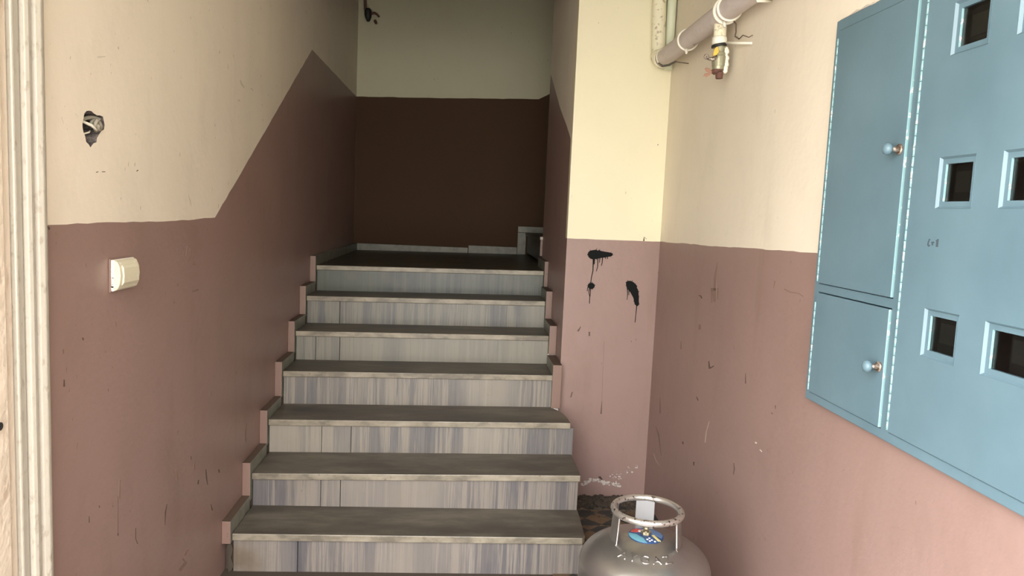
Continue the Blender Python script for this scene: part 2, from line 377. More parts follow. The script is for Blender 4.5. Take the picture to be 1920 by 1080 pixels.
# ceilings
bm = bmesh.new(); prism(bm, [(XL-T, YF, ZC), (XR+.24, YR, ZC), (XR+.24, YP, ZC), (XL-T, YP, ZC)], [(XL-T, YF, ZC+.15), (XR+.24, YR, ZC+.15), (XR+.24, YP, ZC+.15), (XL-T, YP, ZC+.15)]); box(bm, XL-T, XR+.24, YP-.1, YP, ZC+.15, ZT); obj('ceiling', bm, M['ceiling'], kind='structure')
bm = bmesh.new(); box(bm, XL-T, 2.1, YP, YB+T, ZT, ZT+.15); obj('ceiling_stairwell', bm, M['ceiling'], kind='structure')
bm = bmesh.new(); box(bm, 2.0, 2.1, YE-.02, YB+.1, .9, ZT); box(bm, XR+.25, 2.1, YE-.12, YE-.001, .9, ZT); obj('wall_stair_end', bm, M['cream'], kind='structure')
# floor with cement tiles
fl = setting('floor')
bm = bmesh.new(); box(bm, XL-.1, XR+.1, YR, YP+.3, -.2, -.004); obj('screed', bm, M['grout'], fl)
tbm = bmesh.new(); box(tbm, 0, .198, 0, .198, -.012, 0); t0 = None
for i in range(11):
    for j in range(13):
        x = XL+.003+i*.2; y = 1.403+j*.2
        if x+.2 > XR+.18: continue
        if y > 2.95 and x < .40: continue
        if t0 is None: t0 = obj('floor_tile', tbm, M['tile'], fl, bevel=.0015, seg=1); t0.location = (x, y, 0)
        else: o = t0.copy(); COL.objects.link(o); o.location = (x, y, random.uniform(-.001, .001))
bm = bmesh.new(); box(bm, XL+.003, XR-.003, YR, 1.4, -.004, 0); obj('near_floor', bm, M['tile'], fl)
bm = bmesh.new(); box(bm, -12, 12, -14, YR, -.3, -.06); box(bm, -12, XL-.1, YR, 3, -.3, -.06); obj('outdoor_ground', bm, M['paving'], kind='structure')

# ------------------------------------------------------------------ staircase
TILT = .0135
NZ = [.1700, .3380, .507, .687, .854, 1.020, 1.183]      # tread top heights at x = 0
NY = [3.076+.2874*k for k in range(7)]
TXL = [-.916]*7; TXR = [.582, .596, .581, .517, .519, .522, .536]
st = thing('staircase', 'marble-clad indoor staircase of seven steps up to the dark landing', 'staircase', (-.2, 3.1, 0))
TH = .031
for k in range(7):
    z, y0, xl, xr = NZ[k], NY[k], TXL[k], TXR[k]
    y1 = (NY[k+1]+.022) if k < 6 else YB
    tilt = TILT if k != 0 else .002
    bm = bmesh.new()
    if k == 2:
        pts = [(xl, y0), (xr, y0), (xr-.003, y0+.10), (xr-.016, y0+.19), (xr-.045, y0+.262), (xr-.07, y1), (xl, y1)]
        f1, f2 = prism(bm, [(x, y, z-TH+tilt*x) for x, y in pts], [(x, y, z+tilt*x) for x, y in pts]); bm.normal_update()
    elif k == 0:
        pts = [(xl, y0), (xr-.014, y0), (xr, y0+.02), (xr+.012, y1), (xl, y1)]
        prism(bm, [(x, y, z-TH+tilt*x) for x, y in pts], [(x, y, z+tilt*x) for x, y in pts]); bm.normal_update()
    elif k == 6:
        box(bm, xl, xr, y0, YE, z-TH, z, tilt=tilt)
    else:
        box(bm, xl, xr, y0, y1, z-TH, z, tilt=tilt)
    bmesh.ops.recalc_face_normals(bm, faces=bm.faces)
    for f in bm.faces:
        if f.normal.y < -.5 or (abs(f.normal.x) > .5 and not (k == 2 and f.normal.x < .995)): f.material_index = 1
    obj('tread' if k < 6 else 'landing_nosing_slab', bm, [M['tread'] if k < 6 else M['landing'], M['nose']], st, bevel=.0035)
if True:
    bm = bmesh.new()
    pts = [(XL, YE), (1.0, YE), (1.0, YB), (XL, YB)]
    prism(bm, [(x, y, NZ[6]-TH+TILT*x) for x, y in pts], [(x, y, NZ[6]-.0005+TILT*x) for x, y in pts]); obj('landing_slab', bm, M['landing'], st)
# risers: slabs with real joints where the photograph shows them
rx_px = {0: [558], 1: [601, 638], 2: [603, 658], 3: [], 4: [592, 637], 5: [637], 6: []}
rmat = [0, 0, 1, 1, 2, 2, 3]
RXR = [.575, .589, .600, .517, .519, .522, .536]
for k in range(7):
    yf = NY[k]+.016; zb = (NZ[k-1] if k else -.012); zt = NZ[k]-TH
    xs = [TXL[k]] + [photo_point(px, 800, 1, yf).x if False else None for px in ()] 
    xs = [-.914]
    for px in rx_px[k]:
        # joint x measured at the riser's own mid height
        for_y = [1040, 925, 825, 730, 655, 588, 530][k]
        xs.append(photo_point(px, for_y, 1, yf).x)
    xs.append(RXR[k])
    tilt = TILT if k else .002
    tb = TILT if k > 1 else .002
    for i in range(len(xs)-1):
        a0, a1 = xs[i]+(.0012 if i else 0), xs[i+1]-(.0012 if i < len(xs)-2 else 0)
        dy = random.uniform(-.0012, .0012) if len(xs) > 2 else 0
        bm = bmesh.new()
        bot = [(x, y, zb+tb*x-(.01 if k else 0)) for x, y in ((a0, yf+dy), (a1, yf+dy), (a1, yf+.02), (a0, yf+.02))]
        top = [(x, y, zt+tilt*x) for x, y in ((a0, yf+dy), (a1, yf+dy), (a1, yf+.02), (a0, yf+.02))]
        prism(bm, bot, top); obj('riser', bm, M['riser'][rmat[k]], st, bevel=.0012, seg=1)
# concrete core
bm = bmesh.new()
for k in range(7):
    y1 = YB if k == 6 else NY[k+1]+.03
    box(bm, -.95, min(TXR[k], .56)-.002 if k < 6 else .9 if False else min(TXR[k], .56)-.002, NY[k]+.037, y1, -.01 if k < 3 else NZ[k]-.45, NZ[k]-TH-.008)
obj('stair_core', bm, M['grout'], st)
# stepped skirting, one piece per step, on both walls
for k in range(7):
    hz = [.068, .052, .048, .05, .056, .06, .058][k]
    y0 = NY[k]-.012; y1 = NY[k+1]-.0135 if k < 6 else YB-.001
    zb = (NZ[k-1]+.04) if k else NZ[0]-.03
    bm = bmesh.new(); zl = -TILT*.93
    fs = box(bm, XL+.0005, -.9185, y0, y1, zb+zl, NZ[k]+hz+zl)
    for f in fs: f.material_index = 0
    fs[2].material_index = 1; fs[5].material_index = 2 if k < 6 else 0
    obj('skirting', bm, [M['skirt'], M['pink_string'], M['string_top']], st, bevel=.002)
    if k >= 3:
        x0 = [.513, .520, .524, .538][k-3]
        bm = bmesh.new(); zl = TILT*.53; y1r = YE if k == 6 else y1
        h2 = [.058, .060, .062, .062][k-3]
        zbr = NZ[k-1] if k == 3 else NZ[k-1]+.06
        fs = box(bm, x0, XP-.0005, y0, y1r, zbr+zl, NZ[k]+h2+zl); fs[2].material_index = 1; fs[5].material_index = 2
        obj('skirting', bm, [M['skirt'], M['pink_string'], M['string_top']], st, bevel=.002)
# skirting pieces along the landing's back wall, stepping up at the next flight
for x0, x1, z0, z1 in ((-.918, .054, 1.15, 1.229), (.058, .489, 1.15, 1.25), (.491, .566, 1.15, 1.382), (.491, 1.4, 1.384, 1.437)):
    bm = bmesh.new(); box(bm, x0, x1, YB-.02, YB-.0005, z0, z1); obj('skirting', bm, M['skirt'], st, bevel=.002)
# small end post of the skirting at the wall end on the landing
bm = bmesh.new(); box(bm, XP-.018, XP-.001, YE-.03, YE+.001, 1.262, 1.375); obj('skirting_end', bm, M['pink_string'], st, bevel=.002)
bm = bmesh.new(); box(bm, XP-.021, XP-.001, YE-.034, YE+.003, 1.375, 1.398); obj('skirting_end_cap', bm, M['chip'], st, bevel=.003)
# first steps of the upper flight, going off to the right
us = thing('upper_staircase', 'dark stone first steps turning right off the landing behind the wall', 'staircase', (.7, 5.9, 1.19))
for i in range(3):
    z = 1.382+.17*i; x = .575+.28*i
    bm = bmesh.new(); box(bm, x, x+.02, YE+.01, YB-.021, z-.17-.002, z-.03); obj('riser', bm, M['landing'], us)
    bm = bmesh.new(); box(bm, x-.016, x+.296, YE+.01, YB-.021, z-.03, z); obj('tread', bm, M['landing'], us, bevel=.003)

# ------------------------------------------------------------------ door and casing on the left wall
dr = setting('door_1', (XL, 1.2, 0))
bm = bmesh.new(); box(bm, XL, XL+.014, .86, 1.628, 0, 2.05); obj('door_leaf', bm, M['door'], dr, bevel=.003)
bm = bmesh.new(); box(bm, XL+.014, XL+.024, .95, 1.592, .2, 2.0); obj('raised_panel', bm, M['door'], dr, bevel=.008, seg=3)
bm = bmesh.new(); box(bm, XL, XL+.008, 1.628, 1.664, 0, 2.09); obj('door_gap', bm, M['crack'], dr)
bm = bmesh.new(); box(bm, XL, XL+.022, 1.633, 1.660, 0, 2.085); obj('door_stop', bm, M['casing'], dr, bevel=.004)
prof = [(1.664, 0), (1.664, .030), (1.672, .034), (1.682, .034), (1.686, .026), (1.692, .023), (1.699, .034), (1.708, .040), (1.717, .040), (1.724, .030), (1.730, .021), (1.738, .021), (1.742, .027), (1.748, .025), (1.752, .014), (1.766, .012), (1.766, 0)]
bm = bmesh.new(); prism(bm, [(XL+d, y, 0) for y, d in prof], [(XL+d, y, 2.19) for y, d in prof]); obj('casing', bm, M['casing'], dr, bevel=.002)
bm = bmesh.new(); prism(bm, [(XL+d, 1.664, 2.09+y-1.664) for y, d in prof], [(XL+d, .86, 2.09+y-1.664) for y, d in prof]); obj('head_casing', bm, M['casing'], dr, bevel=.002)
p = photo_point(1, 798, 0, XL+.03)
bm = bmesh.new(); tube(bm, [(XL+.02, p.y-.006, p.z), (XL+.034, p.y-.006, p.z)], .0085, 14); obj('door_lock', bm, M['black'], dr)

# ------------------------------------------------------------------ light switch
s0 = photo_point(221, 515, 0, XL)
sw = thing('light_switch', 'chipped yellowed light switch on the pink left wall', 'light switch', (XL, s0.y, s0.z))
yA, yB_, zA, zB = 2.092, 2.222, 1.297, 1.381
bm = bmesh.new(); box(bm, XL, XL+.012, yA, yB_, zA-.001, zB+.001); box(bm, XL, XL+.006, yA-.003, yB_+.003, zA-.004, zB+.004, 1); obj('back_plate', bm, [M['switch_white'], M['scuff_soft']], sw, bevel=.002)
prof = [(zA, .012), (zA+.004, .020), (zA+.018, .026), ((zA+zB)/2, .029), (zB-.018, .026), (zB-.004, .020), (zB, .012)]
bm = bmesh.new(); pl = prof + [(zB, .008), (zA, .008)]
prism(bm, [(XL+d, yA+.004, z) for z, d in pl], [(XL+d, yB_-.002, z) for z, d in pl]); obj('cover', bm, [M['switch']], sw, bevel=.002)
pr2 = [(zA+.014, .026), (zA+.022, .031), ((zA+zB)/2, .032), (zB-.022, .031), (zB-.014, .026)]; pl = pr2+[(zB-.014, .015), (zA+.014, .015)]
bm = bmesh.new(); prism(bm, [(XL+d, yA+.02, z) for z, d in pl], [(XL+d, yB_-.012, z) for z, d in pl]); obj('rocker', bm, M['switch'], sw, bevel=.0015)
bm = bmesh.new()
for i in range(16):
    zz = random.uniform(zA+.004, zB-.012); yy = yA-.0012; s = random.uniform(.002, .005); xx = XL+random.uniform(.004, .010)
    box(bm, xx, xx+random.uniform(.003, .008), yy, yy+.006, zz, zz+s)
obj('chipped_edge', bm, M['switch_white'], sw, kind='stuff')

# ------------------------------------------------------------------ cables in the wall hole
hc = photo_point(175, 240, 0, XL)
cb = thing('coiled_cables', 'coil of old grey cables stuffed in the jagged hole of the left wall', 'cable', (XL, hc.y, hc.z))
def hp(x, y, d): p = photo_point(130+x/10.8, 190+y/10.8, 0, XL); return Vector((XL+d, p.y, p.z))
def coil(cx, cyp, rx, ry, a0, a1, d0, d1, r, mat, n=26, nm='grey_cable'):
    bm = bmesh.new(); P = []
    for i in range(n+1):
        t = a0+(a1-a0)*i/n; P.append(hp(cx+rx*math.cos(t), cyp+ry*math.sin(t), d0+(d1-d0)*i/n))
    tube(bm, P, r, 8); obj(nm, bm, mat, cb, smooth=True)
coil(600, 470, 85, 130, -2.2, 4.0, -.02, .004, .0052, M['cable'])
coil(590, 480, 60, 95, -3.0, 3.2, -.012, .008, .0048, M['cable'])
coil(575, 490, 30, 55, -3.0, 3.4, -.010, .006, .0045, M['cable'])
coil(560, 400, 90, 70, 2.6, 6.0, -.03, -.004, .0052, M['cable'])
bm = bmesh.new(); tube(bm, [hp(*q) for q in ((310, 360, -.03), (380, 420, -.012), (440, 480, .0), (480, 545, .004), (530, 585, .003), (600, 570, -.006))], [.002, .0035, .0042, .0032, .0025, .002], 8); obj('pale_wire', bm, M['cable_light'], cb, smooth=True)
bm = bmesh.new(); tube(bm, [hp(*q) for q in ((325, 665, -.02), (380, 655, -.008), (430, 630, -.004), (480, 600, -.008))], .0022, 8); obj('pale_wire', bm, M['cable_light'], cb, smooth=True)
bm = bmesh.new(); tube(bm, [hp(*q) for q in ((310, 300, -.045), (380, 300, -.02), (430, 250, -.02), (450, 330, -.03))], .006, 8); obj('grey_cable', bm, M['cable'], cb, smooth=True)

# ------------------------------------------------------------------ meter cabinet
XF = 1.050
cab = thing('meter_cabinet', 'blue painted steel meter cabinet with small glass windows on the right wall', 'cabinet', (XF, 1.54, CZ0))
Y2 = lambda u, v: (XF, u, v)
DZ0, DZ1 = 1.070, 2.112
doors = [('small_door', 1.743, 2.120, 1.394, DZ1), ('small_door', 1.743, 2.120, DZ0, 1.365), ('large_door', .965, 1.703, DZ0+.001, DZ1)]
bm = bmesh.new(); g = .0022
panel(bm, [(CY0, CZ0), (CY1, CZ0), (CY1, CZ1), (CY0, CZ1)], Y2, (XR-XF-.0005, 0, 0), [[(a-g, c-g), (b+g, c-g), (b+g, d+g), (a-g, d+g)] for _, a, b, c, d in doors], [])
obj('frame', bm, M['blue'], cab, bevel=.0025)
bm = bmesh.new()
x0, x1 = XR-.003, XR+.2
box(bm, x1-.005, x1, CY0+.025, CY1-.025, CZ0+.025, CZ1-.025)
box(bm, x0, x1, CY0+.021, CY0+.027, CZ0+.022, CZ1-.022); box(bm, x0, x1, CY1-.027, CY1-.021, CZ0+.022, CZ1-.022)
box(bm, x0, x1, CY0+.025, CY1-.025, CZ0+.021, CZ0+.027); box(bm, x0, x1, CY0+.025, CY1-.025, CZ1-.027, CZ1-.021)
obj('inner_box', bm, M['dark'], cab)
PR = .005
wins = []
for zr in ((1.280, 1.386), (1.611, 1.721), (1.942, 2.052)):
    for yr in ((1.487, 1.603), (1.242, 1.406), (1.02, 1.14)):
        wins.append((yr[0], yr[1], zr[0], zr[1]))
for nm, a_, b_, c_, d_ in doors:
    bm = bmesh.new()
    hl = [] if nm == 'small_door' else [[(w[0], w[2]), (w[1], w[2]), (w[1], w[3]), (w[0], w[3])] for w in wins]
    panel(bm, [(a_, c_), (b_, c_), (b_, d_), (a_, d_)], lambda u, v: (XF-PR, u, v), (.012, 0, 0), hl, [])
    for f in bm.faces:
        f.normal_update()
    dd = obj(nm, bm, [M['blue'], M['blue_edge_lit']], cab, bevel=.0016)
    for p in dd.data.polygons:
        if p.normal.y < -.9 and abs(p.center.y-a_) < .002: p.material_index = 1
    # piano hinge on the far edge
    bm = bmesh.new(); z = c_+.004; i = 0
    while z < d_-.03:
        h = random.uniform(.021, .027); tube(bm, [(XF-PR+.001, b_+.0015, z), (XF-PR+.001, b_+.0015, min(z+h-.0012, d_-.004))], .0036, 8); z += h
    obj('hinge', bm, M['blue_edge_lit'], dd)
    if nm == 'small_door':
        kz = 1.752 if c_ > 1.2 else 1.219; ky = 1.762
        bm = bmesh.new(); tube(bm, [(XF-PR, ky, kz), (XF-PR-.004, ky, kz)], .013, 14); tube(bm, [(XF-PR-.003, ky, kz), (XF-PR-.014, ky, kz), (XF-PR-.026, ky+.001, kz)], [.0085, .0055, .0065], 12)
        obj('knob_stem', bm, M['rust'], dd, smooth=True)
        bm = bmesh.new(); tube(bm, [(XF-PR-q, ky+.001, kz) for q in (.022, .025, .031, .037, .041, .0425)], [.007, .0135, .0155, .0135, .008, .002], 20); obj('knob', bm, M['blue_edge_lit'] if False else M['blue'], dd, smooth=True)
    else:
        for w in wins:
            y0, y1, z0, z1 = w; i1 = .014; q0 = XF-PR+.0005; q1 = q0+.005; q2 = q1+.008
            bm = bmesh.new()
            def ring(a, c2):     # a=(inset,x) -> c2
                def R4(ins, x): return [bm.verts.new((x, y0+ins, z0+ins)), bm.verts.new((x, y1-ins, z0+ins)), bm.verts.new((x, y1-ins, z1-ins)), bm.verts.new((x, y0+ins, z1-ins))]
                A, B = R4(*a), R4(*c2)
                for i in range(4):
                    f = bm.faces.new((A[i], A[(i+1) % 4], B[(i+1) % 4], B[i]))
                    if i == 1 and a[0] > .01 and a[0] == c2[0]-.0005: f.material_index = 1
                return B
            ring((-.001, q0-.0012), (.003, q1)); ring((.003, q1), (i1, q1)); ring((i1, q1), (i1+.0005, q2)); ring((i1+.0005, q2), (-.001, q2+.001)); ring((-.001, q2+.001), (-.001, q0-.0012))
            wf = obj('window_frame', bm, [M['blue'], M['blue_edge_lit']], dd)
            bm = bmesh.new(); box(bm, q2-.003, q2, y0+i1, y1-i1, z0+i1, z1-i1); obj('pane', bm, M['glass'], dd)
for w in wins:
    yc, zc = (w[0]+w[1])/2, (w[2]+w[3])/2
    bm = bmesh.new(); box(bm, XF+.028, XR+.18, yc-.055, yc+.055, zc-.10, zc+.045); me = obj('electricity_meter', bm, M['meter'], cab, bevel=.012, seg=3)
    bm = bmesh.new(); box(bm, XF+.022, XF+.030, yc-.035, yc+.035, zc-.02, zc+.025); obj('meter_face', bm, M['dial'], me)
# pencilled strokes on the large door
bm = bmesh.new(); XS = XF-PR
for pl, w in (([(1743.6, 448), (1741, 454), (1740, 459)], 2.0), ([(1739.5, 458), (1741.5, 461.5), (1743.5, 459.5)], 2.2), ([(1746.5, 454.5), (1751.5, 454.5)], 2.2), ([(1748.6, 455), (1748.4, 460)], 1.8), ([(1755.5, 452), (1760, 449)], 2.2), ([(1758, 451), (1757.5, 457), (1757, 463)], 3.2)):
    stroke(bm, pl, w*1.25, 0, XS, -.0006)
obj('pencil_marks', bm, M['scuff_blue'], cab)
# ragged filler along the top edge of the cabinet
bm = bmesh.new()
for i in range(80):
    y = random.uniform(CY0, CY1-.02); s = random.uniform(.008, .022)
    prism(bm, [(XR-.001, y-s, CZ1+.0005), (XR-.001, y+s, CZ1+.0005), (XR-.001, y+s*.4, CZ1+s*.9), (XR-.001, y-s*.6, CZ1+s*.7)], [(XR-.021, y-s, CZ1+.0008), (XR-.021, y+s, CZ1+.0008), (XR-.006, y+s*.4, CZ1+s*.7), (XR-.006, y-s*.6, CZ1+s*.6)])
obj('filler_bead', bm, M['chip'], cab, kind='stuff')

# ------------------------------------------------------------------ pipes in the corner
px_, pz_ = 1.0, 2.383
gp = thing('gas_pipe', 'thick wrapped pipe along the top of the right wall with white ties', 'pipe', (px_, 3.0, pz_))
bm = bmesh.new(); P = []; n = 60
for i in range(n+1):
    y = 3.93-(3.93-.3)*i/n; P.append((px_+random.uniform(-.0012, .0012), y, pz_+random.uniform(-.0012, .0012)))
tube(bm, P, .043, 28); obj('pipe_run', bm, M['pipe'], gp, smooth=False)
def tie(px, py, r=.046, w=.005, nm='tie'):
    p = photo_point(px, py, 0, px_); bm = bmesh.new(); torus(bm, (px_, p.y, pz_), r, w, (0.08, 1, .05), 40, 8); obj(nm, bm, M['tie'], gp)
    return p.y
y1 = tie(1247, 112, .0435, .0035); y2 = tie(1290, 74); y3 = tie(1362, 16, .0465, .007); tie(1369, 9, .0465, .005)

for yy in (y2, y3):
    bm = bmesh.new(); tube(bm, [(px_-.008, yy-.01, pz_-.044), (px_-.006, yy-.012, pz_-.066)], [.008, .005], 8); obj('tie_knot', bm, M['tie'], gp)
# wire ends and nails reaching to the wall
for pl, r in (([(1268, 116, 0), (1291, 119, 1)], .0022), ([(1300, 84, 0), (1316, 76, .2), (1330, 66, 1)], .002), ([(1372, 34, .3), (1380, 45, .6), (1380, 60, .7), (1378, 68, .8), (1386, 73, 1)], .0028), ([(1386, 73, 1), (1393, 66, .9), (1404, 70, .9), (1411, 66, 1)], .0016)):
    bm = bmesh.new(); tube(bm, [photo_point(x, y, 0, px_+(XR-.004-px_)*t) for x, y, t in pl], r, 8); obj('wire_end', bm, M['scuff'], gp)
bm = bmesh.new(); A = photo_point(1421, 1, 0, px_); B = photo_point(1446, 3, 0, XR-.007); tube(bm, [A, B], [.006, .004], 8); obj('nail', bm, M['tie'], gp)
bm = bmesh.new(); stroke(bm, [(1235, 118), (1243, 124), (1255, 122), (1268, 115)], [2, 4, 4, 2], 0, px_-.030, -.004); obj('dark_gap', bm, M['black'], gp)
vp1 = photo_point(1237, 10, 1, 3.945)
rp1 = thing('corner_pipe', 'cream painted upright pipe meeting the wrapped pipe on the pillar face', 'pipe', (vp1.x, 3.95, 2.4))
bm = bmesh.new(); tube(bm, [(.988, 3.952, 2.405), (.982, 3.951, 2.5), (.974, 3.95, 2.66), (.972, 3.95, 2.948)], .036, 24); obj('pipe_run', bm, M['pipe_cream'], rp1)
bm = bmesh.new(); P = [(px_, 3.90, pz_), (px_-.002, 3.925, pz_+.003), (.99, 3.946, pz_+.02), (.988, 3.952, 2.42)]; tube(bm, P, [.047, .047, .044, .04], 24); obj('elbow', bm, M['pipe_cream'], rp1)
bm = bmesh.new(); tube(bm, [(1.045, 3.962, 2.34), (1.043, 3.962, 2.948)], .024, 20); tag(obj('thin_corner_pipe', bm, M['pipe_green']), 'thin pale green pipe in the corner beside the cream upright pipe', 'pipe')
# valve hanging from the pipe
vy = 3.03
va = thing('shutoff_valve', 'old gas valve with yellow lever hanging under the wrapped pipe', 'valve', (1.003, vy, 2.14))
bm = bmesh.new(); tube(bm, [(1.001, vy, 2.375), (1.001, vy, 2.345), (1.002, vy, 2.29)], [.03, .0255, .0245], 20); obj('stub_pipe', bm, M['pipe_cream'], va)
bm = bmesh.new(); tube(bm, [(1.002, vy, 2.298), (1.002, vy, 2.292), (1.002, vy, 2.272), (1.002, vy, 2.266)], [.026, .031, .031, .027], 8); obj('white_nut', bm, M['tie'], va)
bm = bmesh.new(); tube(bm, [(1.000, vy, 2.268), (1.002, vy, 2.259)], [.030, .031], 20); obj('rubber_washer', bm, M['black'], va)
bm = bmesh.new()
tube(bm, [(1.005, vy, q) for q in (2.260, 2.252, 2.250, 2.236, 2.234, 2.222, 2.219, 2.195, 2.192, 2.182, 2.180, 2.166)], [.023, .024, .022, .022, .025, .0255, .028, .028, .0265, .0265, .025, .024], 12); obj('valve_body', bm, M['green_metal'], va, bevel=.001)
bm = bmesh.new(); tube(bm, [(1.003, vy, 2.168), (1.003, vy, 2.160), (1.005, vy, 2.157)], [.025, .0265, .018], 10); tube(bm, [(1.010, vy, 2.160), (1.011, vy, 2.133)], [.017, .015], 8); obj('rusted_plug', bm, M['rust_red'], va, bevel=.001)
bm = bmesh.new()
for pr in ([(.978, 2.155), (.966, 2.166), (.952, 2.170), (.946, 2.164), (.952, 2.156), (.966, 2.152)], [(.976, 2.152), (.962, 2.150), (.948, 2.146), (.942, 2.137), (.956, 2.135), (.970, 2.143)]): prism(bm, [(x, vy-.012, z) for x, z in pr], [(x, vy-.010, z+.002) for x, z in pr])
obj('dry_leaf', bm, M['leaf'], va, kind='stuff')
bm = bmesh.new(); tube(bm, [(.99, vy-.012, 2.212), (.975, vy-.015, 2.205), (.955, vy-.018, 2.206)], [.012, .008, .006], 12); torus(bm, (.947, vy-.018, 2.213), .0065, .0045, (0, 1, 0), 16, 8); obj('valve_stem', bm, M['rust'], va)
bm = bmesh.new(); pr = [(.972, 2.215), (.984, 2.219), (.9945, 2.231), (.993, 2.248), (.986, 2.253), (.977, 2.245), (.972, 2.228)]
prism(bm, [(x, vy-.026, z) for x, z in pr], [(x, vy-.021, z) for x, z in pr]); obj('yellow_lever', bm, M['lever'], va, bevel=.0012)
bm = bmesh.new()
for q, r in ((2.249, .008), (2.240, .010), (2.226, .006), (2.214, .009), (2.200, .010), (2.190, .009), (2.176, .010), (2.165, .009)):
    r *= 1.25; c = (1.031+random.uniform(-.002, .003), vy-.008, q); lathe(bm, c, [(r*.3, -r), (r*.85, -r*.6), (r, 0), (r*.8, r*.6), (r*.3, r)], 8)
obj('plaster_splash', bm, M['tie'], va)
bm = bmesh.new(); A = Vector((1.02, vy-.005, 2.274)); B = photo_point(1409, 81, 0, XR-.003); tube(bm, [A, B], [.0055, .0045], 8); obj('white_peg', bm, M['tie'], va)
# far valve on the back wall of the landing
fx, fy = -.874, YB-.07
fv = thing('far_valve', 'small dark valve hanging high in the far left corner of the stairwell', 'valve', (fx, fy, 3.1))
q = lambda x, y: photo_point(x, y, 1, fy)
bm = bmesh.new(); a1, b1 = q(683, -40), q(685, 18); tube(bm, [a1, b1], .012, 10); obj('feed_pipe', bm, M['rust_red'], fv)
bm = bmesh.new(); tube(bm, [q(690, 16), q(690, 20), q(690, 28), q(690.5, 33), q(690.5, 40)], [.020, .030, .030, .026, .012], 12); obj('valve_body', bm, M['black'], fv)
bm = bmesh.new(); tube(bm, [q(695, 26), q(702, 24.5), q(707, 27), q(711, 32)], [.010, .011, .009, .008], 8); obj('lever', bm, M['rust_red'], fv)
bm = bmesh.new(); c = q(703.5, 39.5); tube(bm, [c, c+Vector((0, .068, .0))], [.014, .012], 8); obj('wall_peg', bm, M['rust_red'], fv)

# ------------------------------------------------------------------ gas cylinder
GC = Vector((.632, 2.3, 0)); GR = .213; DH = .105; SH = .432
gc = thing('gas_cylinder', 'silver gas cylinder with ring collar standing by the right wall', 'gas cylinder', GC)
prof = [(.001, .035)]
for i in range(1, 10): t = i/9*math.pi/2; prof.append((GR*math.sin(t), .125-.09*math.cos(t)))
prof += [(GR, .25), (GR+.0015, .272), (GR+.0015, .288), (GR, .31), (GR, SH-.03)]
for i in range(0, 17): t = i/16*math.pi/2; prof.append((GR*math.cos(t)**.92 if i < 16 else .001, SH+DH*math.sin(t)))
bm = bmesh.new(); lathe(bm, GC, prof, 96, cap=False); obj('body', bm, M['silver'], gc, smooth=True)
bm = bmesh.new(); lathe(bm, GC, [(.150, .10), (.155, .0), (.165, 0), (.162, .105)], 64, cap=False); obj('foot_ring', bm, M['silver'], gc, smooth=True)
def dome_z(r):
    t = math.acos(min(1, (r/GR)**(1/.92))); return SH+DH*math.sin(t)
RR, RZ = .1085, .619
bm = bmesh.new(); torus(bm, GC+Vector((0, 0, RZ)), RR, .0105, (0, 0, 1), 72, 16); obj('ring_handle', bm, M['ring'], gc)
view = math.atan2(GC.x, GC.y)       # collar is oriented as seen in the photograph
def plate(a0, a1, r0=.112, r1=.1085, nm='collar_plate', zt=RZ-.004, mat='silver', fold=True):
    bm = bmesh.new(); n = 14; cols = []
    for i in range(n+1):
        a = math.radians(a0+(a1-a0)*i/n)-math.pi/2-view
        c, s = math.cos(a), math.sin(a)
        rb = r0+.004
        zb = dome_z(rb)-.003
        cols.append([bm.verts.new((GC.x+r*c, GC.y+r*s, z)) for r, z in ((rb, zb), (r1, zt), (r1-.0035, zt), (rb-.0035, zb))])
    for a, b in zip(cols, cols[1:]):
        for k in range(4): bm.faces.new((a[k], a[(k+1) % 4], b[(k+1) % 4], b[k])).smooth = False
    bm.faces.new(cols[0]); bm.faces.new(cols[-1])
    obj(nm, bm, M[mat], gc, bevel=.001)
plate(-118, -50); plate(57, 116)
# back plate: nearly flat, with a round hole
bd = Vector((math.sin(view), math.cos(view), 0)); bu = Vector((math.cos(view), -math.sin(view), 0))
bm = bmesh.new(); hw = .031; zb = dome_z(.118)-.004
O = GC+bd*.102-bu*.008
holeP = [(.000+.0085*math.cos(t*math.pi/8), zb+.016+.0085*math.sin(t*math.pi/8)) for t in range(16)]
panel(bm, [(-hw, zb), (hw, zb), (hw, RZ-.002), (-hw, RZ-.002)], lambda u, v: (O.x+bu.x*u, O.y+bu.y*u, v), bd*.004, [holeP], [])
obj('back_plate', bm, M['zinc'], gc, bevel=.0008)
for s in (-50, 57):
    a = math.radians(s)-math.pi/2-view; bm = bmesh.new(); P = []
    c_, s_ = math.cos(a), math.sin(a)
    tube(bm, [(GC.x+.111*c_, GC.y+.111*s_, RZ-.008), (GC.x+.1165*c_, GC.y+.1165*s_, dome_z(.117)+.002), (GC.x+.121*c_, GC.y+.121*s_, dome_z(.121)+.001)], .0022, 8); obj('folded_edge', bm, M['ring'], gc)
# round printed label about the valve
LC = GC+Vector((0, 0, dome_z(.0)+.001)); fr = -bd; 
def lab(u, v, dz=0):   # label plane coordinates (u right, v away) in metres, following the dome
    p = GC+bu*u+bd*v; r = math.hypot(u, v); return Vector((p.x, p.y, dome_z(r)+.0025+dz))
def disc(nm, fn, mat, dz):
    bm = bmesh.new(); pts = [(x, y) for x, y in fn]
    cxx = sum(p[0] for p in pts)/len(pts); cyy = sum(p[1] for p in pts)/len(pts)
    rings = []
    for t in (1, .8, .6, .4, .2): rings.append([bm.verts.new(lab(cxx+(x-cxx)*t, cyy+(y-cyy)*t, dz)) for x, y in pts])
    base = [bm.verts.new(lab(x, y, -.002)) for x, y in pts]; rings.insert(0, base)
    for a, b in zip(rings, rings[1:]):
        for i in range(len(a)): bm.faces.new((a[i], a[(i+1) % len(a)], b[(i+1) % len(b)], b[i]))
    bm.faces.new(rings[-1]); return obj(nm, bm, mat, gc)
LR, LV = .056, -.006
